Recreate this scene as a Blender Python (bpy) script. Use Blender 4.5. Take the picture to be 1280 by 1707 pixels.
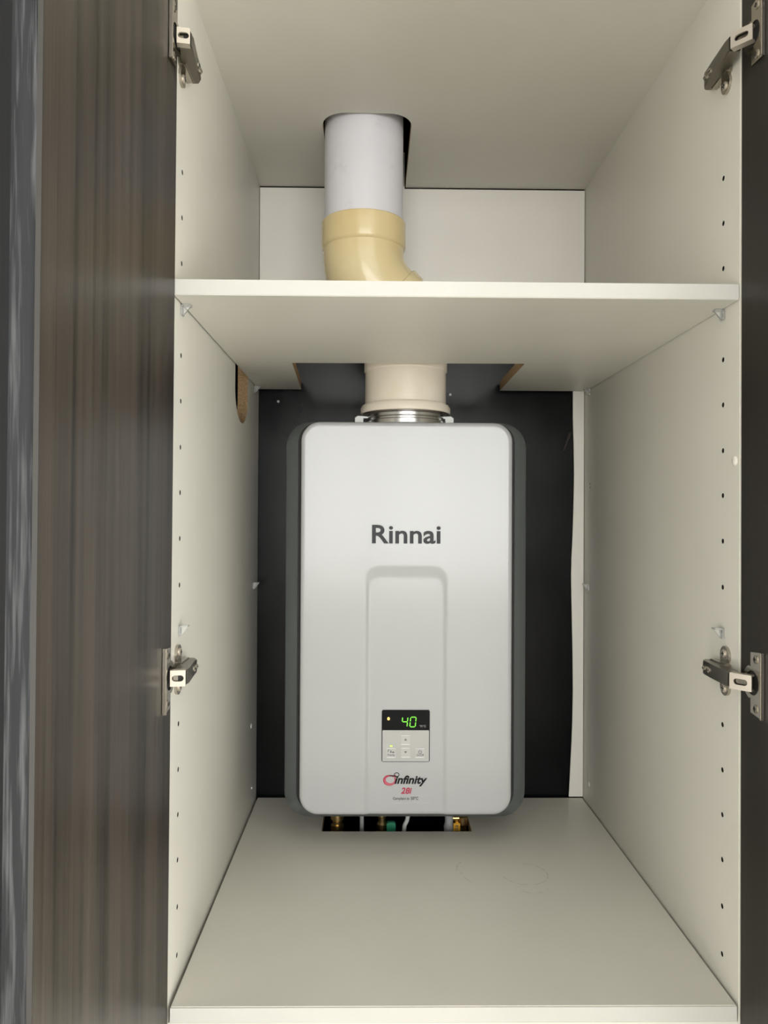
import bpy, bmesh, math, random
from mathutils import Matrix, Vector
for o in list(bpy.data.objects): bpy.data.objects.remove(o)
S = bpy.context.scene
COL = S.collection
R = math.radians
sin, cos, pi = math.sin, math.cos, math.pi

# ------------------------------------------------------------------ camera
cam_d = bpy.data.cameras.new('camera'); cam = bpy.data.objects.new('camera', cam_d); COL.objects.link(cam)
cam_d.sensor_fit = 'VERTICAL'; cam_d.sensor_height = 36.0; cam_d.lens = 36.0 * 1281.0 / 1707.0
cam_d.clip_start = 0.01
YAW, PITCH, ROLL = 0.0130, 0.0074, 0.0051
fw = Vector((sin(YAW) * cos(PITCH), cos(YAW) * cos(PITCH), sin(PITCH)))
rt = Vector((cos(YAW), -sin(YAW), 0)); up = rt.cross(fw)
rt, up = rt * cos(ROLL) + up * sin(ROLL), up * cos(ROLL) - rt * sin(ROLL)
m = Matrix((rt, up, -fw)).transposed().to_4x4(); m.translation = Vector((-0.0822, -0.7651, 0.4843))
cam.matrix_world = m
S.camera = cam

# ------------------------------------------------------------------ world, lights, exposure
w = bpy.data.worlds.new('world'); S.world = w; w.use_nodes = True
bgn = w.node_tree.nodes['Background']
bgn.inputs[0].default_value = (0.9, 0.95, 1.0, 1); bgn.inputs[1].default_value = 0.3
def area(name, loc, target, sx, sy, power, color):
    d = bpy.data.lights.new(name, 'AREA'); d.shape = 'RECTANGLE'; d.size = sx; d.size_y = sy
    d.energy = power; d.color = color
    o = bpy.data.objects.new(name, d); COL.objects.link(o); o.location = loc
    o.rotation_euler = (Vector(target) - Vector(loc)).to_track_quat('-Z', 'Y').to_euler()
    return o
area('window_light', (0.25, -3.29, 0.70), (0.25, 0.0, 0.70), 2.1, 1.30, 50, (1.0, 0.99, 0.97))
area('side_window_light', (2.12, -1.75, -0.20), (0.0, -1.75, -0.20), 2.2, 1.30, 100, (1.0, 0.985, 0.95))
area('left_fill_light', (-2.22, -2.1, -0.20), (0.0, -2.1, -0.20), 1.8, 1.30, 36, (1.0, 0.985, 0.95))  # added fill for the right panel and top; no window on this side
S.view_settings.view_transform = 'Standard'; S.view_settings.look = 'None'
S.view_settings.exposure = 0.09; S.view_settings.gamma = 1.0; S.view_settings.use_curve_mapping = False

# ------------------------------------------------------------------ materials
def mat(name, col, rough=0.5, metal=0.0, spec=0.5, emit=None, coat=0.0, alpha=None, trans=0.0):
    m = bpy.data.materials.new(name); m.use_nodes = True
    b = m.node_tree.nodes['Principled BSDF']
    b.inputs['Base Color'].default_value = (*col, 1); b.inputs['Roughness'].default_value = rough
    b.inputs['Metallic'].default_value = metal; b.inputs['Specular IOR Level'].default_value = spec
    b.inputs['Coat Weight'].default_value = coat; b.inputs['Coat Roughness'].default_value = 0.15
    b.inputs['Transmission Weight'].default_value = trans
    if emit: b.inputs['Emission Color'].default_value = (*emit[0], 1); b.inputs['Emission Strength'].default_value = emit[1]
    return m
class NT:
    """tiny helper to wire procedural nodes"""
    def __init__(s, m): s.t = m.node_tree; s.b = s.t.nodes['Principled BSDF']
    def n(s, k, **kw):
        x = s.t.nodes.new(k)
        for a, v in kw.items(): setattr(x, a, v)
        return x
    def l(s, a, b): s.t.links.new(a, b)
    def coord(s, scale=(1, 1, 1)):
        c = s.n('ShaderNodeTexCoord'); mp = s.n('ShaderNodeMapping'); mp.inputs['Scale'].default_value = scale
        s.l(c.outputs['Object'], mp.inputs['Vector']); return mp.outputs[0]
    def noise(s, vec, scale, detail=4, rough=0.5):
        x = s.n('ShaderNodeTexNoise'); x.inputs['Scale'].default_value = scale; x.inputs['Detail'].default_value = detail
        x.inputs['Roughness'].default_value = rough; s.l(vec, x.inputs['Vector']); return x.outputs['Fac']
    def ramp(s, fac, stops):
        x = s.n('ShaderNodeValToRGB'); e = x.color_ramp.elements
        while len(e) < len(stops): e.new(0.5)
        for i, (p, c) in enumerate(stops): e[i].position = p; e[i].color = (*c, 1)
        s.l(fac, x.inputs[0]); return x.outputs[0]
    def rng(s, fac, a, b, c, d):
        x = s.n('ShaderNodeMapRange'); 
        for i, v in enumerate((a, b, c, d)): x.inputs[i + 1].default_value = v
        s.l(fac, x.inputs[0]); return x.outputs[0]
    def math(s, op, a, b=None):
        x = s.n('ShaderNodeMath', operation=op)
        for i, v in enumerate((a, b)):
            if v is None: continue
            if isinstance(v, (int, float)): x.inputs[i].default_value = v
            else: s.l(v, x.inputs[i])
        return x.outputs[0]
    def mix(s, fac, a, b):
        x = s.n('ShaderNodeMix', data_type='RGBA')
        if isinstance(fac, (int, float)): x.inputs[0].default_value = fac
        else: s.l(fac, x.inputs[0])
        for i, v in ((6, a), (7, b)):
            if isinstance(v, tuple): x.inputs[i].default_value = (*v, 1)
            else: s.l(v, x.inputs[i])
        return x.outputs[2]
    def bump(s, h, strength, dist=0.001):
        x = s.n('ShaderNodeBump'); x.inputs['Strength'].default_value = strength; x.inputs['Distance'].default_value = dist
        s.l(h, x.inputs['Height']); s.l(x.outputs[0], s.b.inputs['Normal'])

WHITE = (0.68, 0.66, 0.59)
def laminate(name, col=WHITE, rough=0.42):
    m = mat(name, col, rough, spec=0.45); t = NT(m)
    f = t.noise(t.coord(), 9.0, 5)
    t.l(t.ramp(f, [(0.3, tuple(c * 0.965 for c in col)), (0.7, col)]), t.b.inputs['Base Color'])
    t.bump(t.noise(t.coord(), 600, 2), 0.05, 0.0004)
    return m
M = {}
M['laminate'] = laminate('white_laminate')
M['edge_band'] = laminate('white_edge_band', (0.53, 0.52, 0.485), 0.4)
M['back'] = laminate('white_backboard', (0.88, 0.85, 0.79), 0.30)
# bottom panel: laminate with faint ring scratches
m = laminate('scuffed_laminate'); t = NT(m); M['floor'] = m
vec = t.coord(); sep = t.n('ShaderNodeSeparateXYZ'); t.l(vec, sep.inputs[0])
def ring(cx, cy, rx, ry, wd, a0, a1):
    dx = t.math('DIVIDE', t.math('SUBTRACT', sep.outputs[0], cx), rx); dy = t.math('DIVIDE', t.math('SUBTRACT', sep.outputs[1], cy), ry)
    d = t.math('SQRT', t.math('ADD', t.math('MULTIPLY', dx, dx), t.math('MULTIPLY', dy, dy)))
    k = t.math('LESS_THAN', t.math('ABSOLUTE', t.math('SUBTRACT', d, 1.0)), wd)
    ang = t.math('ARCTAN2', dy, dx)
    k = t.math('MULTIPLY', k, t.math('GREATER_THAN', ang, a0)); return t.math('MULTIPLY', k, t.math('LESS_THAN', ang, a1))
k = ring(0.1255, 0.283, 0.031, 0.031, 0.03, -2.9, 1.5)
k = t.math('MAXIMUM', k, ring(0.128, 0.262, 0.026, 0.033, 0.03, -2.2, -0.7))
k = t.math('MAXIMUM', k, ring(0.067, 0.292, 0.033, 0.040, 0.03, 2.4, 3.14))
k = t.math('MAXIMUM', k, ring(0.067, 0.292, 0.028, 0.040, 0.04, -3.14, -2.2))
nz = t.noise(t.coord(), 130, 3)
k = t.math('MULTIPLY', k, t.rng(nz, 0.36, 0.54, 0.0, 0.5))
old = t.b.inputs['Base Color'].links[0].from_socket
t.l(t.mix(k, old, (0.42, 0.41, 0.37)), t.b.inputs['Base Color'])

m = mat('chipboard_edge', (0.33, 0.22, 0.12), 0.9, spec=0.1); t = NT(m); M['chip'] = m
f = t.noise(t.coord(), 420, 4, 0.7)
t.l(t.ramp(f, [(0.25, (0.14, 0.09, 0.045)), (0.5, (0.36, 0.24, 0.13)), (0.75, (0.55, 0.40, 0.24))]), t.b.inputs['Base Color'])
t.bump(f, 0.6, 0.001)

def veneer(name, dark, light, rough, streak=(90, 90, 1.6), spec=0.5, rdark=0.40):
    m = mat(name, dark, rough, spec=spec); t = NT(m)
    a = t.noise(t.coord((streak[0] * .22, streak[1] * .22, streak[2] * .3)), 1.0, 3)
    b = t.noise(t.coord(streak), 1.0, 5, 0.6)
    c = t.noise(t.coord((streak[0] * 4, streak[1] * 4, streak[2] * 3)), 1.0, 3)
    f = t.math('ADD', t.math('MULTIPLY', a, 0.55), t.math('ADD', t.math('MULTIPLY', b, 0.33), t.math('MULTIPLY', c, 0.12)))
    t.l(t.ramp(f, [(rdark, dark), (0.5, tuple((x + y) / 2 for x, y in zip(dark, light))), (0.60, light)]), t.b.inputs['Base Color'])
    t.bump(c, 0.12, 0.0005)
    return m
M['veneer'] = veneer('dark_wood_veneer', (0.010, 0.0084, 0.0068), (0.052, 0.041, 0.032), 0.33, spec=0.22)
M['veneer_right'] = veneer('dark_wood_veneer_right', (0.014, 0.012, 0.010), (0.026, 0.021, 0.017), 0.40, spec=0.25)
M['door_front'] = veneer('grey_wood_front', (0.008, 0.008, 0.0095), (0.014, 0.014, 0.016), 0.6, spec=0.2)
M['door_band'] = mat('pale_edge_bevel', (0.030, 0.0285, 0.025), 0.5, spec=0.3)
# door edge: blue grey wood grain with pale flecks
m = mat('grained_door_edge', (0.04, 0.042, 0.048), 0.6, spec=0.25); t = NT(m); M['door_edge'] = m
a = t.noise(t.coord((420, 420, 17)), 1.0, 2, 0.5); b = t.noise(t.coord((120, 120, 3)), 1.0, 2)
fl = t.rng(a, 0.48, 0.72, 0.0, 1.0)
base = t.ramp(b, [(0.35, (0.009, 0.0098, 0.0115)), (0.7, (0.017, 0.018, 0.0205))])
t.l(t.mix(fl, base, (0.062, 0.064, 0.068)), t.b.inputs['Base Color']); t.bump(a, 0.25, 0.0006)

m = mat('black_painted_board', (0.010, 0.011, 0.013), 0.3, spec=0.2); t = NT(m); M['board'] = m
f = t.noise(t.coord((1, 1, 0.6)), 11, 5, 0.6); g = t.noise(t.coord(), 60, 4)
t.l(t.ramp(f, [(0.3, (0.0015, 0.0018, 0.0024)), (0.75, (0.004, 0.0045, 0.0055))]), t.b.inputs['Base Color'])
t.l(t.rng(f, 0.3, 0.7, 0.14, 0.28), t.b.inputs['Roughness']); t.bump(g, 0.06, 0.001)
M['void'] = mat('dark_plaster', (0.03, 0.03, 0.03), 0.9)
M['scuff'] = mat('torn_scuff', (0.035, 0.026, 0.022), 0.8)
M['screw_dot'] = mat('pale_screw_head', (0.45, 0.45, 0.44), 0.4)
M['room'] = mat('room_plaster', (0.74, 0.73, 0.70), 0.8)
M['ceil'] = mat('ceiling_plaster', (0.8, 0.8, 0.78), 0.85)
M['pane'] = mat('window_pane', (0.8, 0.85, 0.9), 0.05)
m = mat('room_floor_boards', (0.12, 0.09, 0.07), 0.5); t = NT(m); M['room_floor'] = m
t.l(t.ramp(t.noise(t.coord((30, 1.5, 1)), 1, 4), [(0.3, (0.70, 0.67, 0.61)), (0.7, (0.78, 0.75, 0.69))]), t.b.inputs['Base Color'])

m = mat('silver_white_enamel', (0.425, 0.433, 0.437), 0.22, spec=0.5, coat=0.35); t = NT(m); M['cover'] = m
t.bump(t.noise(t.coord(), 900, 2), 0.03, 0.0002)
M['body'] = mat('grey_painted_steel', (0.095, 0.105, 0.104), 0.45)
M['gap'] = mat('black_rubber_seal', (0.008, 0.008, 0.009), 0.6)
M['letter'] = mat('grey_letter', (0.022, 0.024, 0.028), 0.4, spec=0.25)
M['black'] = mat('black_print', (0.006, 0.006, 0.007), 0.5, spec=0.2)
M['red'] = mat('red_print', (0.42, 0.02, 0.06), 0.4)
M['pink'] = mat('pink_print', (0.62, 0.13, 0.18), 0.4)
M['greytext'] = mat('grey_print', (0.12, 0.12, 0.12), 0.5)
M['palegrey'] = mat('pale_grey_print', (0.35, 0.35, 0.35), 0.5)
M['glass'] = mat('display_black', (0.003, 0.0035, 0.005), 0.12, spec=0.12)
M['keypad'] = mat('keypad_film', (0.45, 0.45, 0.44), 0.22, coat=0.3)
M['key'] = mat('key_film', (0.48, 0.48, 0.47), 0.3, coat=0.3)
M['ridge_glint'] = mat('key_ridge_glint', (0.72, 0.72, 0.71), 0.3)  # whitened to paint the highlight lines at top and bottom of each key
M['led_green'] = mat('green_segment', (0.05, 0.3, 0.02), 0.4, emit=((0.22, 1.0, 0.04), 1.3))
M['led_amber'] = mat('amber_lamp', (0.5, 0.3, 0.05), 0.4, emit=((1.0, 0.62, 0.16), 1.2))
M['led_lime'] = mat('lime_lamp', (0.4, 0.5, 0.05), 0.4, emit=((0.62, 1.0, 0.16), 0.8))

m = mat('white_pvc', (0.70, 0.69, 0.74), 0.42); t = NT(m); M['pvc'] = m
f = t.noise(t.coord(), 28, 3); s_ = t.rng(f, 0.60, 0.72, 0.0, 0.45)
t.l(t.mix(s_, (0.72, 0.71, 0.755), (0.55, 0.53, 0.56)), t.b.inputs['Base Color'])
m = mat('yellowed_pvc', (0.74, 0.60, 0.33), 0.16, spec=0.5); t = NT(m); M['yellow'] = m
t.l(t.ramp(t.noise(t.coord(), 10, 3), [(0.3, (0.70, 0.545, 0.27)), (0.7, (0.76, 0.64, 0.38))]), t.b.inputs['Base Color'])
m = mat('cream_pvc', (0.76, 0.66, 0.53), 0.3); t = NT(m); M['cream'] = m
t.l(t.ramp(t.noise(t.coord(), 14, 3), [(0.3, (0.80, 0.72, 0.60)), (0.7, (0.84, 0.77, 0.67))]), t.b.inputs['Base Color'])
M['steel'] = mat('stainless_spigot', (0.62, 0.61, 0.60), 0.24, metal=1.0)
M['clip'] = mat('white_plastic_clip', (0.80, 0.82, 0.80), 0.4)
M['nickel'] = mat('nickel_plate', (0.48, 0.445, 0.385), 0.22, metal=1.0)
M['nickel_dark'] = mat('dark_nickel', (0.19, 0.175, 0.145), 0.28, metal=1.0)
M['nickel_bright'] = mat('bright_nickel', (0.52, 0.47, 0.40), 0.36, metal=0.65)
M['dark'] = mat('dark_recess', (0.012, 0.011, 0.010), 0.5)
m = mat('clear_plastic', (0.93, 0.94, 0.92), 0.08, trans=0.75); M['clear'] = m
M['cap'] = mat('white_cap', (0.74, 0.72, 0.65), 0.35)
M['brass'] = mat('brass', (0.62, 0.45, 0.20), 0.3, metal=1.0)
M['copper'] = mat('copper', (0.55, 0.27, 0.14), 0.35, metal=1.0)
M['greypipe'] = mat('grey_plastic_pipe', (0.36, 0.36, 0.36), 0.5)
M['greenh'] = mat('green_handle', (0.02, 0.22, 0.12), 0.4)
M['amber'] = mat('amber_yellow_tag', (0.80, 0.42, 0.02), 0.45)
M['whitecable'] = mat('white_cable', (0.6, 0.6, 0.58), 0.5)

# ------------------------------------------------------------------ mesh helpers
def link(name, bm, mats, parent=None, smooth=None):
    bmesh.ops.recalc_face_normals(bm, faces=bm.faces)
    me = bpy.data.meshes.new(name); bm.to_mesh(me); bm.free()
    for x in (mats if isinstance(mats, (list, tuple)) else [mats]): me.materials.append(M[x] if isinstance(x, str) else x)
    o = bpy.data.objects.new(name, me); COL.objects.link(o)
    if smooth is not None: me.shade_smooth(); me.set_sharp_from_angle(angle=R(smooth))
    if parent: par(o, parent)
    return o
LOC = {}
def par(o, p):
    o.parent = p; o.matrix_parent_inverse = Matrix.Translation(-Vector(LOC.get(p.name, (0, 0, 0))))
def thing(name, label, cat, loc, group=None):
    o = bpy.data.objects.new(name, None); o.empty_display_size = 0.05; COL.objects.link(o); o.location = loc
    LOC[o.name] = loc; return tag(o, label, cat, group)
def tag(o, label=None, cat=None, group=None):
    if label: o['label'] = label
    if cat: o['category'] = cat
    if group: o['group'] = group
    return o
def box(bm, x0, x1, y0, y1, z0, z1, bev=0.0, mi=0):
    vs = [bm.verts.new((x, y, z)) for x in (x0, x1) for y in (y0, y1) for z in (z0, z1)]
    idx = [(0, 1, 3, 2), (4, 6, 7, 5), (0, 4, 5, 1), (2, 3, 7, 6), (0, 2, 6, 4), (1, 5, 7, 3)]
    fs = [bm.faces.new([vs[i] for i in q]) for q in idx]
    for f in fs: f.material_index = mi
    if bev:
        es = list({e for f in fs for e in f.edges})
        bmesh.ops.bevel(bm, geom=es, offset=bev, segments=2, affect='EDGES', clamp_overlap=True)
    return fs
def boxobj(name, x0, x1, y0, y1, z0, z1, mt, parent=None, bev=0.0):
    bm = bmesh.new(); box(bm, x0, x1, y0, y1, z0, z1, bev); return link(name, bm, mt, parent)
def prism(bm, pts, fn, h0, h1, side_mi=None, mi=0):
    """extrude polygon pts (2d) between heights; fn(u, v, h) -> xyz; side_mi = {edge index: material}"""
    a = [bm.verts.new(fn(u, v, h0)) for u, v in pts]; b = [bm.verts.new(fn(u, v, h1)) for u, v in pts]
    n = len(pts)
    f = bm.faces.new(a); f.material_index = mi; f = bm.faces.new(b[::-1]); f.material_index = mi
    for i in range(n):
        f = bm.faces.new((a[i], a[(i + 1) % n], b[(i + 1) % n], b[i])); f.material_index = (side_mi or {}).get(i, mi)
def rrect(cx, cz, w, h, r, n=8):
    pts = []
    for qx, qz, a0 in ((1, 1, 0), (-1, 1, 90), (-1, -1, 180), (1, -1, 270)):
        for i in range(n + 1):
            a = R(a0 + 90 * i / n)
            pts.append((cx + qx * (w / 2 - r) + r * cos(a), cz + qz * (h / 2 - r) + r * sin(a)))
    return pts
def loft(bm, rings, cap0=True, cap1=True, mi=0):
    vr = [[bm.verts.new(p) for p in r] for r in rings]; n = len(vr[0])
    for a, b in zip(vr, vr[1:]):
        for i in range(n):
            f = bm.faces.new((a[i], a[(i + 1) % n], b[(i + 1) % n], b[i])); f.material_index = mi
    if cap0: bm.faces.new(vr[0]).material_index = mi
    if cap1: bm.faces.new(vr[-1][::-1]).material_index = mi
def lathe(bm, prof, c, axis='Z', n=48, cap=True, mi=0):
    rings = []
    for r, h in prof:
        rg = []
        for i in range(n):
            a = 2 * pi * i / n; u, v = r * cos(a), r * sin(a)
            p = {'Z': (u, v, h), 'Y': (u, h, v), 'X': (h, u, v)}[axis]
            rg.append((c[0] + p[0], c[1] + p[1], c[2] + p[2]))
        rings.append(rg)
    loft(bm, rings, cap, cap, mi)
def tube(bm, path, radii, n=48, cap=True):
    """sweep circles along a 3-d path"""
    P = [Vector(p) for p in path]; rings = []; ref = None
    for i, p in enumerate(P):
        d = (P[min(i + 1, len(P) - 1)] - P[max(i - 1, 0)]).normalized()
        if ref is None: ref = Vector((0, 1, 0)) if abs(d.y) < 0.9 else Vector((1, 0, 0))
        u = (ref - d * ref.dot(d)).normalized(); ref = u; v = d.cross(u)
        r = radii[i] if isinstance(radii, (list, tuple)) else radii
        rings.append([p + (u * cos(2 * pi * k / n) + v * sin(2 * pi * k / n)) * r for k in range(n)])
    loft(bm, rings, cap, cap)
def boolean(o, cutter):
    md = o.modifiers.new('b', 'BOOLEAN'); md.object = cutter; md.solver = 'EXACT'; md.operation = 'DIFFERENCE'
    md.material_mode = 'TRANSFER'
    dg = bpy.context.evaluated_depsgraph_get(); me = bpy.data.meshes.new_from_object(o.evaluated_get(dg))
    o.modifiers.clear(); old = o.data; o.data = me; me.name = old.name; bpy.data.meshes.remove(old)
    cm = cutter.data; bpy.data.objects.remove(cutter); bpy.data.meshes.remove(cm)

# ------------------------------------------------------------------ constants of the cabinet
H = 0.284                 # inner half width
D = 0.569                 # inner depth
ZS, ZT = 0.7051, 0.7208   # shelf underside and top
ZC = 1.0594               # underside of top panel
FZ = -0.90                # room floor
T = 0.016

# ------------------------------------------------------------------ large structure
def struct(o): o['kind'] = 'structure'; return o
struct(boxobj('floor', -2.3, 2.3, -3.5, 0.62, FZ - 0.05, FZ, 'room_floor'))
struct(boxobj('wall_left', -2.35, -2.25, -3.45, 0.62, FZ, 1.56, 'room'))
bm = bmesh.new()                                   # wall behind the photographer, open where the window is
for q in ((-2.25, -0.82, FZ, 1.56), (1.32, 2.25, FZ, 1.56), (-0.82, 1.32, FZ, 0.03), (-0.82, 1.32, 1.37, 1.56)): box(bm, q[0], q[1], -3.45, -3.33, q[2], q[3])
struct(link('wall_front', bm, 'room'))
wn = struct(boxobj('window_1', -0.82, 1.32, -3.44, -3.42, 0.03, 1.37, 'pane'))
for q in (-0.80, -0.10, 0.60, 1.30): boxobj('window_frame', q - 0.025, q + 0.025, -3.41, -3.26, 0.03, 1.37, 'clip', wn)
for q in (0.055, 1.345): boxobj('window_frame', -0.82, 1.32, -3.41, -3.26, q - 0.025, q + 0.025, 'clip', wn)
bm = bmesh.new(); box(bm, -2.25, 0.5, 0.576, 0.62, FZ, 1.5)
wb = struct(link('wall_back', bm, 'board'))
bm = bmesh.new()                                   # torn scuff on the black board, right of the heater
prism(bm, [(0.248, 0.603), (0.253, 0.618), (0.258, 0.634), (0.263, 0.636), (0.261, 0.628), (0.256, 0.618), (0.251, 0.604)], lambda u, v, h: (u, h, v), 0.5752, 0.5762)
link('scuff_mark', bm, 'scuff', wb)
for sx, sz in ((-0.250, 0.686), (0.050, 0.700)):
    bm = bmesh.new(); lathe(bm, [(0.0022, 0.5745), (0.0022, 0.5765)], (sx, 0, sz), 'Y', 12); link('screw_head', bm, 'screw_dot', wb)
struct(boxobj('ceiling', -2.3, 2.3, -3.5, 0.62, 1.5, 1.56, 'ceil'))
struct(boxobj('light_baffle_1', -0.302, 0.302, 0.0, 0.018, ZC + T + 0.001, 1.5, 'room'))      # unseen panel added over the cabinet to keep light out of the cavity
bm = bmesh.new(); box(bm, 0.3025, 2.28, 0.0, 0.576, FZ, 1.5)
for q in ((-3.45, -2.87, FZ, 1.5), (-0.63, 0.0, FZ, 1.5), (-2.87, -0.63, FZ, -0.87), (-2.87, -0.63, 1.07, 1.5)): box(bm, 2.15, 2.28, q[0], q[1], q[2], q[3])
wn = struct(boxobj('window_2', 2.25, 2.27, -2.87, -0.63, -0.87, 1.07, 'pane'))
for q in (-2.85, -1.75, -0.65): boxobj('window_frame', 2.08, 2.24, q - 0.025, q + 0.025, -0.87, 1.07, 'clip', wn)
struct(link('wall_right', bm, 'room'))

# ------------------------------------------------------------------ neighbouring cabinet on the left
nb = thing('tall_cabinet', 'dark grey neighbouring cabinet seen as a sliver left of the open door', 'cabinet', (-0.62, 0.28, FZ))
boxobj('carcass', -2.24, -0.37, 0.0, 0.55, FZ, 1.49, 'void', nb)
boxobj('door', -0.930, -0.332, -0.021, -0.002, FZ + 0.10, 1.46, 'door_front', nb, 0.0015)

# ------------------------------------------------------------------ main cabinet
cab = thing('cabinet', 'white laminate cabinet with dark wood doors standing open around the water heater', 'cabinet', (0, 0.28, FZ))
HOLES = [0.8435, 0.7960, 0.7482, 0.6985, 0.6521, 0.6046, 0.5565, 0.5093, 0.4615, 0.4132, 0.3670, 0.3170, 0.2693, 0.2220, 0.1752, 0.1284, 0.0798, 0.0300]
HOLES = [z for z in HOLES if abs(z - 0.317) > 0.01]
for s in (-1, 1):
    bm = bmesh.new(); xs = sorted((s * H, s * (H + T))); box(bm, xs[0], xs[1], 0.0, 0.575, FZ, ZC + T, 0.0012)
    pan = link('side_panel', bm, ['laminate', 'dark', 'chip'], cab)
    bm = bmesh.new()
    zz = [(0.037, z) for z in HOLES]
    if s == 1: zz += [(0.5325, 0.5435), (0.5325, 0.5375)]
    for y, z in zz:
        r = 0.0027 if y < 0.1 else 0.0014
        lathe(bm, [(r, s * (H - 0.004)), (r, s * (H + 0.011))], (0, y, z), 'X', 14)
    cut = link('cutter', bm, ['dark'])
    boolean(pan, cut)
    if s == -1:                                    # pipe slot with a rounded lower end
        pts = [(0.3485, 0.80), (0.3485, 0.672)] + [(0.404 + 0.0555 * cos(R(a)) , 0.672 + 0.045 * sin(R(a))) for a in range(190, 360, 10)] + [(0.4595, 0.672), (0.4595, 0.80)]
        bm = bmesh.new(); prism(bm, pts, lambda u, v, h: (h, u, v), -H - 0.03, -H + 0.01)
        boolean(pan, link('cutter', bm, ['chip']))
    caps = [(0.0102, 0.5439, 0.0050), (0.533, 0.0356, 0.0042)] if s == 1 else [(0.5120, 0.1382, 0.0045), (0.52, 0.033, 0.0022)]
    for y, z, r in caps:
        bm = bmesh.new(); lathe(bm, [(r, s * (H + 0.001)), (r, s * (H - 0.0006)), (r * 0.7, s * (H - 0.0018))], (0, y, z), 'X', 20)
        link('screw_cap', bm, 'cap', pan, 40)
# top panel with the flue notch open to the back
nt = [(-H, 0.0), (-H, D), (-0.1602, D), (-0.1602, 0.360)]
nt += [(-0.1602 + 0.036 * (1 - cos(R(a))), 0.359 - 0.036 * sin(R(a))) for a in range(10, 91, 10)]
nt += [(-0.0650 + 0.0345 * sin(R(a)), 0.3575 - 0.0335 * cos(R(a))) for a in range(0, 91, 10)] + [(-0.0303, D), (H, D), (H, 0.0)]
bm = bmesh.new(); n = len(nt)
prism(bm, nt, lambda u, v, h: (u, v, h), ZC, ZC + T, {i: 1 for i in range(2, n - 3)})
link('top_panel', bm, ['laminate', 'chip'], cab)
# bottom panel with a hole for the pipes; loose fit leaves a dark joint at both sides
bm = bmesh.new(); box(bm, -H + 0.0032, H - 0.0022, 0.0, D - 0.001, -0.0160, 0.0, 0.0008)
bp = link('bottom_panel', bm, ['floor', 'chip'], cab)
bm = bmesh.new(); prism(bm, [(-0.1606, 0.4245), (0.0715, 0.4245), (0.0740, 0.60), (-0.1625, 0.60)], lambda u, v, h: (u, v, h), -0.03, 0.01)
boolean(bp, link('cutter', bm, ['chip']))
boxobj('edge_band', -H + 0.0032, H - 0.0022, -0.0008, 0.0001, -0.0155, -0.0008, 'edge_band', bp)
bm = bmesh.new(); box(bm, -H, H, 0.002, D, -0.0335, -0.0170, 0.0005)
lp = link('base_panel', bm, ['laminate', 'chip'], cab)
bm = bmesh.new(); prism(bm, [(-0.19, 0.415), (0.10, 0.415), (0.10, 0.60), (-0.19, 0.60)], lambda u, v, h: (u, v, h), -0.05, 0.0)
boolean(lp, link('cutter', bm, ['chip']))
boxobj('plinth', -H, H, 0.05, 0.066, FZ, -0.0345, 'laminate', cab)
# back panel: full width above the shelf, cut away below to a wavy strip at the right
wav = [(0.2588, 0.0015), (0.2612, 0.05), (0.2627, 0.0825), (0.2645, 0.13), (0.2653, 0.1866), (0.2646, 0.25), (0.2628, 0.322), (0.2615, 0.385),
       (0.2622, 0.42), (0.2636, 0.4472), (0.2652, 0.50), (0.2662, 0.5622), (0.2652, 0.6145), (0.2638, 0.66), (0.2636, 0.78)]
bm = bmesh.new()
prism(bm, wav + [(-H + 0.001, 0.78), (-H + 0.001, 1.0573), (-0.158, 1.0573), (-0.158, 1.121), (-0.0318, 1.121), (-0.0318, 1.0573), (H - 0.001, 1.0573), (H - 0.001, 0.0015)], lambda u, v, h: (u, h, v), D, D + 0.0035)
link('back_panel', bm, 'back', cab)

def lean(y, z): return 0.0012 + 0.0032 * z - 0.0034 * (-y / 0.3)
# doors: leaf with grained edge and a pale bevel strip, both open square to the carcass
def door(s, mt):
    bm = bmesh.new(); xi, xo = s * H, s * (H + 0.018); xs = sorted((xi, xo))
    box(bm, xs[0], xs[1], -0.2995, -0.003, FZ + 0.06, 1.35, 0.0004)
    d = link('door', bm, mt, cab)
    xs = sorted((s * (H + 0.0027), s * (H + 0.018)))
    boxobj('edge_band', xs[0], xs[1], -0.3012, -0.2994, FZ + 0.06, 1.35, 'door_edge', d)
    bm = bmesh.new()
    prism(bm, [(s * H, -0.2994), (s * (H - 0.0000), -0.2998), (s * (H + 0.0026), -0.3013), (s * (H + 0.0028), -0.2994)], lambda u, v, h: (u, v, h), FZ + 0.06, 1.35)
    e = link('edge_bevel', bm, 'door_band', d)
    if s < 0:                                      # the left leaf hangs a touch out of plumb
        for o in [d] + [c for c in COL.objects if c.parent == d]:
            for v in o.data.vertices: v.co.x += lean(v.co.y, v.co.z)
    return d
door(-1, 'veneer'); door(1, 'veneer_right')

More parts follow.
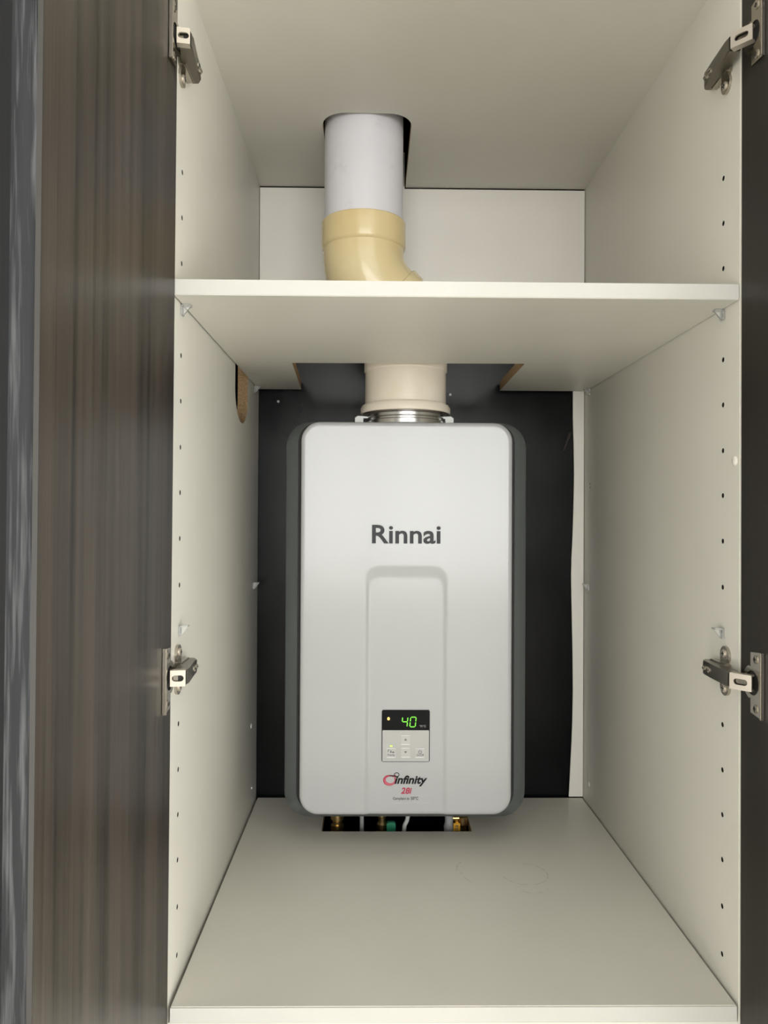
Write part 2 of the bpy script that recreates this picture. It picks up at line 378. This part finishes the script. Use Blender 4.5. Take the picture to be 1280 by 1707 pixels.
# hinges
def hinge(s, zc, py, A, B):
    """s side, zc height, py centre depth of the cup plate, A/B ends of the link as (distance in, depth)"""
    X = lambda i: s * (H - i)
    XD = lambda i: X(i) + (lean(py, zc) if s < 0 else 0)     # on the door face
    fn = lambda u, v, h: (X(h), u, zc + v)
    bm = bmesh.new()
    wing = []
    for a in range(-20, 201, 20): wing.append((0.0275 + 0.0098 * cos(R(a)), 0.0158 + 0.0098 * sin(R(a))))
    wing += [(0.0215, 0.009), (0.0205, -0.009)]
    for a in range(160, 381, 20): wing.append((0.0275 + 0.0098 * cos(R(a)), -0.0158 + 0.0098 * sin(R(a))))
    wing += [(0.036, -0.009), (0.036, 0.009)]
    prism(bm, wing, fn, -0.0002, 0.0028)
    box(bm, *sorted((X(-0.0002), X(0.008))), 0.016, 0.052, zc - 0.0085, zc + 0.0085, 0.001)
    h = link('hinge', bm, 'nickel', cab, 35)
    for zz in (0.0178, -0.0178):
        bm = bmesh.new(); lathe(bm, [(0.0045, X(0.0020)), (0.0045, X(0.0036)), (0.0035, X(0.0046))], (0, 0.0275, zc + zz), 'X', 20)
        for dy, dz in ((0.0028, 0.0006), (0.0006, 0.0028)):
            box(bm, *sorted((X(0.0044), X(0.0049))), 0.0275 - dy, 0.0275 + dy, zc + zz - dz, zc + zz + dz, mi=1)
        link('screw', bm, ['nickel_bright', 'dark'], h, 40)
    # arm: tapered channel from rear to the front end A
    bm = bmesh.new(); ax, ay = A
    prof = [(0.055, 0.0045), (0.055, 0.0125), (0.047, 0.0165), (0.030, 0.0170), (ay + 0.012, ax + 0.0005), (ay + 0.0015, ax + 0.0005), (ay + 0.0015, ax - 0.011), (0.012, 0.0045)]
    prism(bm, prof, lambda u, v, hh: (X(v), u, zc + hh), -0.0072, 0.0072)
    bmesh.ops.bevel(bm, geom=list(bm.edges), offset=0.0009, segments=2, affect='EDGES', clamp_overlap=True)
    link('hinge_arm', bm, 'nickel_dark', h, 35)
    for yy, rr in ((0.0430, 0.0028), (0.0325, 0.0034)):
        bm = bmesh.new(); lathe(bm, [(rr, X(0.0155)), (rr, X(0.0178)), (rr * 0.6, X(0.0182))], (0, yy, zc), 'X', 16)
        box(bm, *sorted((X(0.0180), X(0.0185))), yy - rr * 0.7, yy + rr * 0.7, zc - 0.0004, zc + 0.0004, mi=1)
        link('screw', bm, ['nickel', 'dark'], h, 40)
    boxobj('arm_mouth', *sorted((X(ax - 0.010), X(ax))), ay - 0.0002, ay + 0.0018, zc - 0.0066, zc + 0.0066, 'dark', h)
    # link plate with slot, from A to B, seen square on
    a = Vector((X(A[0]), A[1] - 0.0012)); b = Vector((XD(B[0]), B[1])); d = b - a; L = d.length; d.normalize()
    nrm = Vector((d.y, -d.x)) ; nrm = nrm if nrm.y < 0 else -nrm
    def lf(u, v, hh): p = a + d * u + nrm * hh; return (p.x, p.y, zc + v)
    bm = bmesh.new(); hh = 0.0078
    outer = [(0, -hh), (L, -hh), (L, hh), (0, hh)]
    sl = [(L * 0.5 + L * 0.18 * q + 0.0030 * cos(R(an)), 0.0030 * sin(R(an))) for q, r0 in ((1, -90), (-1, 90)) for an in range(r0, r0 + 181, 30)]
    for h0, h1 in ((0.0, 0.0018),):
        vo = [[bm.verts.new(lf(u, v, z)) for u, v in outer] for z in (h0, h1)]
        vi = [[bm.verts.new(lf(u, v, z)) for u, v in sl] for z in (h0, h1)]
        for vo_, vi_ in zip(vo, vi):
            es = [bm.edges.new((l_[i], l_[(i + 1) % len(l_)])) for l_ in (vo_, vi_) for i in range(len(l_))]
            bmesh.ops.triangle_fill(bm, use_beauty=True, edges=es)
        for l0, l1 in ((vo[0], vo[1]), (vi[0], vi[1])):
            for i in range(len(l0)): bm.faces.new((l0[i], l0[(i + 1) % len(l0)], l1[(i + 1) % len(l0)], l1[i]))
    for q in (-1, 1):                              # folded flanges of the link
        prism(bm, [(0, 0), (L, 0), (L, -0.006), (0, -0.006)], lambda u, v, z: lf(u, q * z, v), hh - 0.0014, hh)
    link('hinge_link', bm, 'nickel_bright', h)
    bm = bmesh.new(); prism(bm, [(L * 0.18, -0.005), (L * 0.82, -0.005), (L * 0.82, 0.005), (L * 0.18, 0.005)], lf, -0.0035, -0.0022)
    link('link_core', bm, 'nickel_dark', h)
    # cup plate on the door: bar with ears, bulging round the cup
    bm = bmesh.new(); y0 = py - 0.0185
    out = [(y0, 0.0315), (y0, -0.0315), (y0 + 0.022, -0.0290), (y0 + 0.022, -0.0150)]
    out += [(y0 + 0.0205 + 0.0165 * cos(R(an)), 0.0165 * sin(R(an))) for an in range(-75, 76, 15)] + [(y0 + 0.022, 0.0150), (y0 + 0.022, 0.0290)]
    hole = [(y0 + 0.0185 + 0.0125 * cos(R(an)), 0.0118 * sin(R(an))) for an in range(0, 360, 20)]
    vo = [[bm.verts.new((XD(z), u, zc + v)) for u, v in out] for z in (0.0003, 0.0022)]
    vi = [[bm.verts.new((XD(z), u, zc + v)) for u, v in hole] for z in (0.0003, 0.0022)]
    for vo_, vi_ in zip(vo, vi):
        es = [bm.edges.new((l_[i], l_[(i + 1) % len(l_)])) for l_ in (vo_, vi_) for i in range(len(l_))]
        bmesh.ops.triangle_fill(bm, use_beauty=True, edges=es)
    for l0, l1 in ((vo[0], vo[1]), (vi[0], vi[1])):
        for i in range(len(l0)): bm.faces.new((l0[i], l0[(i + 1) % len(l0)], l1[(i + 1) % len(l0)], l1[i]))
    box(bm, *sorted((XD(0.0003), XD(0.0042))), y0 - 0.0010, y0 + 0.0008, zc - 0.0315, zc + 0.0315, 0.0006)
    link('hinge_plate', bm, 'nickel', h)
    bm = bmesh.new(); lathe(bm, [(0.0145, XD(0.00015)), (0.0145, XD(0.0006))], (0, y0 + 0.0185, zc), 'X', 24); link('hinge_cup', bm, 'dark', h)
    for zz in (0.0235, -0.0235):
        bm = bmesh.new(); lathe(bm, [(0.0040, XD(0.0018)), (0.0040, XD(0.0028)), (0.0028, XD(0.0034))], (0, y0 + 0.0115, zc + zz), 'X', 20)
        for dy, dz in ((0.0024, 0.0005), (0.0005, 0.0024)):
            box(bm, *sorted((XD(0.0032), XD(0.0037))), y0 + 0.0115 - dy, y0 + 0.0115 + dy, zc + zz - dz, zc + zz + dz, mi=1)
        link('screw', bm, ['nickel', 'dark'], h, 40)
for zc in (0.9535, 0.3275):
    hinge(-1, zc, -0.0150, (0.0195, -0.013), (0.0030, -0.0165))
    hinge(1, zc, -0.0305, (0.0180, -0.0175), (0.0042, -0.0345))

# ------------------------------------------------------------------ shelf (rests on pins, cut out round the flue)
bm = bmesh.new(); sx0, sx1 = -H + 0.0018, H - 0.0010
prism(bm, [(sx0, 0.001), (sx0, 0.5625), (-0.2090, 0.5625), (-0.2004, 0.3345), (0.1318, 0.3280), (0.1343, 0.5600), (sx1, 0.5600), (sx1, 0.001)],
      lambda u, v, h: (u, v, h), ZS, ZT, {2: 1, 3: 1, 4: 1})
shelf = link('shelf', bm, ['laminate', 'chip'])
tag(shelf, 'white laminate shelf above the heater, notched at the back around the flue pipe', 'shelf')
boxobj('edge_band', sx0, sx1, 0.0002, 0.0012, ZS + 0.0006, ZT - 0.0003, 'edge_band', shelf)

# shelf pins of clear plastic
def pin(s, y, z, label):
    o = thing('shelf_pin', label, 'shelf pin', (s * H, y, z - 0.004), 'clear plastic shelf pins')
    X = lambda i: s * (H - i)
    bm = bmesh.new(); lathe(bm, [(0.0022, X(-0.009)), (0.0022, X(0.0005))], (0, y, z), 'X', 14); link('peg', bm, 'clear', o, 40)
    bm = bmesh.new()
    box(bm, *sorted((X(0.0002), X(0.0020))), y - 0.0048, y + 0.0048, z - 0.0065, z + 0.0045, 0.0005)
    prism(bm, [(0.0020, -0.0065), (0.0020, 0.0045), (0.0098, 0.0045), (0.0098, 0.0030)], lambda u, v, h: (X(u), y + h, z + v), -0.0012, 0.0012)
    box(bm, *sorted((X(0.0015), X(0.0100))), y - 0.0048, y + 0.0048, z + 0.0030, z + 0.0047, 0.0004)
    link('bracket', bm, 'clear', o)
zs = ZS - 0.0050
pin(-1, 0.037, zs, 'clear plastic shelf pin under the front left corner of the shelf')
pin(1, 0.037, zs, 'clear plastic shelf pin under the front right corner of the shelf')
pin(-1, 0.530, zs, 'clear plastic shelf pin under the back left corner of the shelf')
pin(1, 0.536, zs, 'clear plastic shelf pin under the back right corner of the shelf')
pin(-1, 0.037, 0.3670, 'empty clear shelf pin just above the lower left hinge')
pin(1, 0.037, 0.3660, 'empty clear shelf pin just above the lower right hinge')
pin(-1, 0.529, 0.3700, 'empty clear shelf pin deep on the left panel against the black board')
pin(1, 0.541, 0.3690, 'empty clear shelf pin deep on the right panel beside the white strip')

# ------------------------------------------------------------------ water heater
CX, CZ = -0.0345, 0.3383
FY = 0.3495
heater = thing('water_heater', 'silver white wall hung gas water heater with grey sides and lit green temperature display', 'water heater', (CX, 0.46, 0.045))
bm = bmesh.new()
def ringy(w, h, r, y, cz=0.3343): return [(x, y, z) for x, z in rrect(CX, cz, w, h, r, 10)]
bw, bh = 0.3560, 0.5825
loft(bm, [ringy(0.3185, 0.5640, 0.030, 0.3640, 0.337), ringy(0.3208, 0.5670, 0.031, 0.3632, 0.337), ringy(0.3250, 0.5700, 0.032, 0.3658, 0.3365), ringy(bw - 0.003, bh - 0.0015, 0.036, 0.3715),
          ringy(bw, bh, 0.037, 0.3755), ringy(bw, bh, 0.037, 0.5680)])
link('casing', bm, 'body', heater, 50)
bm = bmesh.new(); loft(bm, [ringy(0.3080, 0.5670, 0.027, 0.3560, CZ), ringy(0.3120, 0.5690, 0.028, 0.3628, CZ), ringy(0.3190, 0.5690, 0.029, 0.3634, CZ)]); link('seal', bm, 'gap', heater, 40)
# front cover: height field with rounded border and recessed arch-topped channel
cw, ch, cr = 0.3085, 0.5705, 0.028
def sd_rr(x, z, cx, cz, w, h, r):
    qx, qz = abs(x - cx) - w / 2 + r, abs(z - cz) - h / 2 + r
    return math.hypot(max(qx, 0), max(qz, 0)) + min(max(qx, qz), 0) - r
def sst(a, b, v): t = max(0, min(1, (v - a) / (b - a))); return t * t * (3 - 2 * t)
ochn = (-0.0346, 0.4150)  # channel centre, top
def cover_y(x, z):
    d = -sd_rr(x, z, CX, CZ, cw, ch, cr); ed = 0.0
    RR = 0.0055
    if d < RR: ed = RR - math.sqrt(max(0, RR * RR - (RR - d) ** 2))
    # channel: outer rounded shape minus inner, wide bevel at the top, narrow at the sides
    o = -sd_rr(x, z, ochn[0], ochn[1] - 0.25, 0.1225, 0.5, 0.022)
    i = -sd_rr(x, z, ochn[0], ochn[1] - 0.0175 - 0.25, 0.1040, 0.5, 0.014)
    if o <= 0: c = 0.0
    elif i >= 0: c = 1.0
    else: c = o / (o - i)
    c = c * c * (3 - 2 * c)
    bow = 0.0012 * ((x - CX) / (cw / 2)) ** 2
    return FY + ed + 0.0021 * c + bow
def samples(n, e):     # dense near both borders
    out = []
    for k in range(n + 1):
        u = k / n; out.append(u)
    b = [0, .0012, .0028, .0050, .0078, .011, .0155, .021]
    return sorted(set([x for x in b] + [1 - x for x in b] + [0.027 + (1 - 0.054) * x for x in out]))
us = samples(150, 0); vs_ = samples(230, 0)
bm = bmesh.new(); rows = []
for v in vs_:
    z = CZ - ch / 2 + ch * v; dz = max(0, abs(z - CZ) - (ch / 2 - cr)); hwid = cw / 2 - cr + math.sqrt(max(0, cr * cr - dz * dz))
    rows.append([bm.verts.new((CX + hwid * (2 * u - 1), cover_y(CX + hwid * (2 * u - 1), z), z)) for u in us])
for a, b in zip(rows, rows[1:]):
    for i in range(len(us) - 1): bm.faces.new((a[i], a[i + 1], b[i + 1], b[i]))
bord = [e for e in bm.edges if e.is_boundary]
ext = bmesh.ops.extrude_edge_only(bm, edges=bord)
for g in ext['geom']:
    if isinstance(g, bmesh.types.BMVert): g.co.y = 0.3618
link('front_cover', bm, 'cover', heater, 60)

# ---- control panel
def rbox(name, x0, x1, z0, z1, y0, y1, r, mt, parent, n=5):
    bm = bmesh.new(); prism(bm, rrect((x0 + x1) / 2, (z0 + z1) / 2, x1 - x0, z1 - z0, r, n), lambda u, v, h: (u, h, v), y0, y1)
    return link(name, bm, mt, parent)
PY = FY + 0.0021
cp = rbox('control_panel', -0.0694, 0.0003, 0.1306, 0.2057, PY - 0.0012, PY + 0.002, 0.0026, 'black', heater)
rbox('display', -0.0686, -0.0005, 0.1772, 0.2050, PY - 0.0015, PY, 0.0022, 'glass', cp)
rbox('keypad', -0.0683, -0.0008, 0.1314, 0.1764, PY - 0.0016, PY, 0.0012, 'keypad', cp)
def seg(x0, z0, x1, z1, wd=0.00115):
    a, b = Vector((x0, z0)), Vector((x1, z1)); d = (b - a).normalized(); nn = Vector((-d.y, d.x)) * wd / 2; t_ = d * wd * 0.5
    a = a + d * 0.0005; b = b - d * 0.0005
    return [a, a + t_ + nn, b - t_ + nn, b, b - t_ - nn, a + t_ - nn]
bm = bmesh.new()
sy = lambda x, z: (x + (z - 0.1885) * 0.10, z)
def addseg(*q):
    a, b = sy(q[0], q[1]), sy(q[2], q[3])
    prism(bm, [tuple(p) for p in seg(*a, *b)], lambda u, v, h: (u, h, v), PY - 0.0018, PY - 0.0014)
xl, xr, zt, zm, zb = -0.0398, -0.0322, 0.1955, 0.1887, 0.1815
addseg(xl, zt, xl, zm); addseg(xl, zm, xr, zm); addseg(xr, zt, xr, zm); addseg(xr, zm, xr, zb)
xl, xr = -0.0281, -0.0202
for q in ((xl, zt, xr, zt), (xl, zt, xl, zm), (xr, zt, xr, zm), (xl, zm, xl, zb), (xr, zm, xr, zb), (xl, zb, xr, zb)): addseg(*q)
link('display_digits', bm, 'led_green', cp)
bm = bmesh.new()                                   # drop-shaped lamp
prism(bm, [(-0.0596 + 0.0019 * sin(R(a)) * (1 if a < 90 or a > 270 else 1), 0.1930 - 0.0021 * cos(R(a)) if 60 > a or a > 300 else 0.1930 - 0.0021 * cos(R(a)) * 1.25) for a in range(0, 360, 20)],
      lambda u, v, h: (u, h, v), PY - 0.0018, PY - 0.0014)
link('indicator_lamp', bm, 'led_amber', cp)

# ---- lettering
def text(name, body, x, z, size, mt, parent, y=FY, depth=0.0004, shear=0.0, bold=0.0, align='LEFT', sxx=1.0, width=None, height=None):
    c = bpy.data.curves.new(name, 'FONT'); c.body = body; c.size = size; c.shear = shear; c.offset = bold; c.align_x = align; c.extrude = depth / 2
    c.resolution_u = 4
    o = bpy.data.objects.new(name, c); COL.objects.link(o)
    dg = bpy.context.evaluated_depsgraph_get(); me = bpy.data.meshes.new_from_object(o.evaluated_get(dg))
    bpy.data.objects.remove(o); bpy.data.curves.remove(c)
    xs = [v.co.x for v in me.vertices]; k = 1.0
    if width: k = width / (max(xs) - min(xs))
    ys = [v.co.y for v in me.vertices]; kh = 1.0
    if height: kh = height / max(ys)
    x0 = min(xs) if align == 'LEFT' else (min(xs) + max(xs)) / 2
    for v in me.vertices: v.co = Vector((x + (v.co.x - x0) * k * sxx, y - depth / 2 - 0.00015 - v.co.z, z + v.co.y * kh))
    me.name = name; me.materials.clear(); me.materials.append(M[mt])
    o = bpy.data.objects.new(name, me); COL.objects.link(o); par(o, parent); return o
text('logo_lettering', 'Rinnai', -0.0850, 0.4477, 0.033, 'letter', heater, bold=0.0006, width=0.0997, height=0.0262, y=FY, depth=0.0012)
text('name_lettering', 'infinity', -0.0505, 0.0992, 0.018, 'black', heater, y=PY, shear=0.25, bold=0.0006, width=0.0475, height=0.0115)
text('model_lettering', '28i', -0.0413, 0.0845, 0.011, 'red', heater, y=PY, shear=0.25, bold=0.0003, width=0.0160, height=0.0087)
text('compliance_lettering', 'Compliant to', -0.0527, 0.0757, 0.0055, 'greytext', heater, y=PY, width=0.0238, bold=0.0001)
text('temperature_lettering', '50°C', -0.0268, 0.0757, 0.0060, 'greytext', heater, y=PY, width=0.0110, bold=0.00015)
boxobj('sticker_edge_glint', -0.0560, 0.0020, PY - 0.0003, PY + 0.0002, 0.0709, 0.0715, 'key', heater)  # pale strip painting the highlight on the clear sticker's lower edge
# looped ribbon emblem: a big pink-red loop running up into a small dark loop
def ribbon(name, pts, wds, mt, y):
    bm = bmesh.new(); n = len(pts); L_, R_ = [], []
    for i, p in enumerate(pts):
        a, b = Vector(pts[max(i - 1, 0)]), Vector(pts[min(i + 1, n - 1)]); d = (b - a).normalized(); nn = Vector((-d.y, d.x)) * wds[i] / 2
        L_.append(Vector(p) + nn); R_.append(Vector(p) - nn)
    prev = None
    for l_, r_ in zip(L_, R_):
        cur = [bm.verts.new((q.x, yy, q.y)) for q in (l_, r_) for yy in (y, y - 0.0003)]
        if prev:
            for i0, i1 in ((0, 1), (1, 3), (3, 2), (2, 0)): bm.faces.new((prev[i0], prev[i1], cur[i1], cur[i0]))
        prev = cur
    return link(name, bm, mt, heater)
big = [(-0.0573 + 0.0078 * cos(R(a)) * 1.0, 0.1040 + 0.0064 * sin(R(a))) for a in range(45, 390, 12)] + [(-0.0497, 0.1098), (-0.0496, 0.1118)]
nb_ = len(big)
ribbon('emblem_loop', big, [0.0016 + 0.0024 * sin(pi * min(1, i / (nb_ - 3))) ** 2 for i in range(nb_)], 'red', PY - 0.0001)
inn = [(-0.0573 + 0.0072 * cos(R(a)), 0.1038 + 0.0060 * sin(R(a))) for a in range(130, 350, 12)]
ribbon('emblem_pink_band', inn, [0.0003 + 0.0013 * sin(pi * i / (len(inn) - 1)) for i in range(len(inn))], 'pink', PY - 0.0004)  # pink print along the inside of the loop
sm = [(-0.0580, 0.1104), (-0.0545, 0.1105), (-0.0510, 0.1100), (-0.0475, 0.1090), (-0.0448, 0.1084)]
ribbon('emblem_stroke', sm, [0.0012, 0.0014, 0.0015, 0.0015, 0.0012], 'black', PY - 0.0003)
sm = [(-0.0474 + 0.0034 * cos(R(a)), 0.1118 + 0.0027 * sin(R(a))) for a in range(200, -61, -15)]
ribbon('emblem_small_loop', sm, [0.0011] * len(sm), 'letter', PY - 0.0001)

KY = PY - 0.0016
text('unit_lettering', '°F/°C', -0.0148, 0.1810, 0.0042, 'palegrey', cp, y=PY - 0.0015, width=0.0095, bold=0.00005)
for kx, kz, kind in ((-0.0348, 0.1630, 'up'), (-0.0347, 0.1444, 'down'), (-0.0555, 0.1442, 'tap'), (-0.0138, 0.1442, 'power')):
    k = rbox('key', kx - 0.0068, kx + 0.0068, kz - 0.0072, kz + 0.0072, KY - 0.0006, KY + 0.0004, 0.0012, 'key', cp)
    y = KY - 0.0006
    for dz in (0.0066, -0.0066):
        boxobj('key_glint_ridge', kx - 0.0062, kx + 0.0062, y - 0.0006, y + 0.0002, kz + dz - 0.0006, kz + dz + 0.0006, 'ridge_glint', cp)
    bm = bmesh.new(); g = lambda u, v, h: (kx + u, h, kz + v)
    if kind == 'up': prism(bm, [(-0.0021, -0.001), (0.0021, -0.001), (0, 0.0018)], g, y - 0.0003, y)
    elif kind == 'down': prism(bm, [(-0.0021, 0.0018), (0, -0.001), (0.0021, 0.0018)], g, y - 0.0003, y)
    elif kind == 'power':
        pts = [(0.0027 * sin(R(a)), 0.0012 + 0.0027 * cos(R(a))) for a in range(40, 321, 20)]
        prism(bm, pts + [(u * 0.72, (v - 0.0012) * 0.72 + 0.0012) for u, v in pts[::-1]], g, y - 0.0003, y)
        prism(bm, [(-0.0004, 0.001), (0.0004, 0.001), (0.0004, 0.0042), (-0.0004, 0.0042)], g, y - 0.0003, y)
    else:
        prism(bm, [(-0.0052, 0.0010), (-0.0048, 0.0040), (-0.0030, 0.0046), (-0.0026, 0.0036), (-0.0040, 0.0032), (-0.0042, 0.0010)], g, y - 0.0003, y)
        prism(bm, [(-0.0016, 0.0000), (-0.0008, 0.0032), (0.0002, 0.0034), (0.0004, 0.0000)], g, y - 0.0003, y)
        prism(bm, [(0.0012, -0.0002), (0.0016, 0.0016), (0.0040, 0.0014), (0.0048, -0.0004)], g, y - 0.0003, y)
    link('key_symbol', bm, 'greytext', cp)
text('key_lettering', 'Priority', -0.0555, 0.1396, 0.0042, 'greytext', cp, y=KY - 0.0006, align='CENTER', width=0.0105)
text('key_lettering', 'On/Off', -0.0138, 0.1396, 0.0042, 'greytext', cp, y=KY - 0.0006, align='CENTER', width=0.0105)
rbox('key_lamp', -0.0576, -0.0536, 0.1529, 0.1546, KY - 0.0008, KY, 0.0006, 'led_lime', cp)

# ---- flue spigot and white clips on top of the heater
LX, LY = -0.0352, 0.4030
bm = bmesh.new(); lathe(bm, [(0.054, 0.622), (0.0585, 0.6235), (0.0585, 0.6290), (0.0560, 0.6305), (0.0560, 0.6330), (0.0580, 0.6345), (0.0580, 0.6385), (0.0555, 0.6400), (0.0555, 0.6540), (0.0540, 0.6550)], (LX, LY, 0), 'Z', 64)
link('flue_spigot', bm, 'steel', heater, 40)
for q, xx in ((-1, -0.1015), (1, 0.0270)):
    bm = bmesh.new(); y0 = 0.398
    prism(bm, [(-0.010, -0.009), (-0.010, 0.0022), (-0.006, 0.0050), (0.0035, 0.0046), (0.010, 0.0036), (0.010, 0.0018), (0.0025, 0.0014), (0.002, -0.009)],
          lambda u, v, h: (xx + (u if q < 0 else -u), h, 0.6325 + v), y0 - 0.006, y0 + 0.006)
    link('flue_clip', bm, 'clip', heater)

# ------------------------------------------------------------------ flue
flue = thing('flue_pipe', 'white and yellowed plastic flue pipe rising from the heater through shelf and top panel', 'pipe', (LX, LY, 0.64))
UX, UY = -0.1000, 0.3850
bm = bmesh.new()                                   # cream lower length with flared end over the spigot
lathe(bm, [(0.0100, 0.6560), (0.0615, 0.6560), (0.0640, 0.6500), (0.0665, 0.6408), (0.0680, 0.6420), (0.0682, 0.6490), (0.0655, 0.6535), (0.0615, 0.6550), (0.0612, 0.7035), (0.0628, 0.7055), (0.0628, 0.730), (0.0612, 0.732), (0.0612, 0.770)], (LX, LY, 0), 'Z', 72)
link('lower_pipe', bm, 'cream', flue, 35)
# yellow offset bend: collar, 45 degree bend, collar, second bend back to vertical
d45 = Vector((0.065, 0.018, -0.065)).normalized()
knee1 = Vector((UX, UY, 0.8420)); knee2 = Vector((LX, LY, 0.8420 - 0.065))
def bend(k, din, dout, Rb, n=10):
    th = din.angle(dout); tl = Rb * math.tan(th / 2); p0 = k - din * tl; ax = din.cross(dout).normalized()
    c = p0 + (dout - din * din.dot(dout)).normalized() * Rb
    return [c + Matrix.Rotation(th * i / n, 3, ax) @ (p0 - c) for i in range(n + 1)]
dn = Vector((0, 0, -1))
b1 = bend(knee1, dn, d45, 0.080); b2 = bend(knee2, d45, dn, 0.045)
bm = bmesh.new(); tube(bm, [(UX, UY, 0.893)] + b1 + [knee1 + d45 * 0.040, knee1 + d45 * 0.060] + b2 + [(LX, LY, 0.745)], 0.0605, 56)
link('elbow', bm, 'yellow', flue, 40)
bm = bmesh.new(); lathe(bm, [(0.0600, 0.8830), (0.0618, 0.8845), (0.0632, 0.8890), (0.0630, 0.9220), (0.0618, 0.9236), (0.0590, 0.9240)], (UX, UY, 0), 'Z', 72)
link('upper_collar', bm, 'yellow', flue, 35)
p0 = knee1 + d45 * 0.042
bm = bmesh.new(); tube(bm, [p0, p0 + d45 * 0.0015, p0 + d45 * 0.020, p0 + d45 * 0.0215], [0.0606, 0.0645, 0.0645, 0.0606], 56)
link('bend_collar', bm, 'yellow', flue, 35)
bm = bmesh.new(); lathe(bm, [(0.0588, 0.905), (0.0588, 1.48)], (UX, UY, 0), 'Z', 72); link('upper_pipe', bm, 'pvc', flue, 40)

# ------------------------------------------------------------------ pipes below the heater, dropping through the hole in the bottom panel
def vpipe(bm, x, y, prof, mi=0, n=24): lathe(bm, prof, (x, y, 0), 'Z', n, True, mi)
o = thing('brass_pipe', 'brass and copper pipe under the heater, leftmost in the hole in the bottom panel', 'pipe', (-0.138, 0.462, FZ))
bm = bmesh.new(); vpipe(bm, -0.138, 0.462, [(0.008, FZ), (0.008, -0.011)]); link('copper_tube', bm, 'copper', o, 40)
bm = bmesh.new(); vpipe(bm, -0.138, 0.462, [(0.0085, -0.016), (0.0100, -0.014), (0.0100, -0.004), (0.0075, -0.002), (0.0075, 0.002), (0.0105, 0.005), (0.0105, 0.014), (0.007, 0.016), (0.007, 0.0475)]); link('union_nut', bm, 'brass', o, 30)
o = thing('grey_pipe', 'thin grey pipe under the heater, between the brass pipe and the green valve', 'pipe', (-0.099, 0.462, FZ))
bm = bmesh.new(); vpipe(bm, -0.099, 0.462, [(0.0032, FZ), (0.0032, 0.0475)]); link('tube', bm, 'greypipe', o, 40)
o = thing('green_valve', 'brass water valve with a green handle hanging under the heater', 'valve', (-0.064, 0.464, FZ))
bm = bmesh.new(); vpipe(bm, -0.0670, 0.466, [(0.0065, FZ), (0.0065, -0.020), (0.0085, -0.018), (0.0085, -0.004), (0.0060, 0.0), (0.0060, 0.006), (0.0080, 0.008), (0.0080, 0.018), (0.006, 0.02), (0.006, 0.0475)]); link('valve_body', bm, 'brass', o, 30)
bm = bmesh.new(); prism(bm, rrect(-0.0525, -0.006, 0.014, 0.018, 0.004, 5), lambda u, v, h: (u, h, v), 0.452, 0.459)
lathe(bm, [(0.003, 0.458), (0.003, 0.470)], (-0.0570, 0, -0.004), 'Y', 12); link('valve_handle', bm, 'greenh', o)
o = thing('white_cable', 'pale cable hanging under the heater just right of the green valve', 'cable', (-0.030, 0.458, FZ))
bm = bmesh.new(); tube(bm, [(-0.024, 0.462, 0.0475), (-0.025, 0.461, 0.015), (-0.027, 0.459, 0.004), (-0.031, 0.458, -0.004), (-0.033, 0.458, -0.02), (-0.033, 0.460, -0.10), (-0.033, 0.462, FZ)], 0.0034, 14); link('cord', bm, 'whitecable', o, 40)
o = thing('gas_valve', 'steel gas valve with a yellow tag under the right of the heater', 'valve', (0.048, 0.462, FZ))
bm = bmesh.new(); vpipe(bm, 0.0400, 0.464, [(0.006, FZ), (0.006, -0.022), (0.0075, -0.02), (0.0085, -0.008), (0.0065, 0.0), (0.0065, 0.012), (0.0085, 0.014), (0.0085, 0.022), (0.0065, 0.024), (0.0065, 0.0475)]); link('valve_body', bm, 'greypipe', o, 30)
bm = bmesh.new(); vpipe(bm, 0.0620, 0.470, [(0.0065, -0.30), (0.0065, -0.010), (0.009, -0.006), (0.009, 0.006), (0.0065, 0.008), (0.0065, 0.0475)]); lathe(bm, [(0.005, 0.036), (0.005, 0.064)], (0, 0.468, 0.004), 'X', 16); link('gas_tube', bm, 'brass', o, 30)
bm = bmesh.new(); prism(bm, [(0.0455, -0.026), (0.0570, -0.026), (0.0570, 0.0005), (0.0465, 0.0005)], lambda u, v, h: (u, h, v), 0.4545, 0.4565)
lathe(bm, [(0.0025, 0.4560), (0.0025, 0.466)], (0.052, 0, 0.0), 'Y', 10); tg = link('yellow_tag', bm, 'amber', o)
for i in range(4): boxobj('tag_print', 0.0490, 0.0540, 0.4542, 0.4546, -0.0045 - 0.0045 * i, -0.0022 - 0.0045 * i, 'chip', tg)
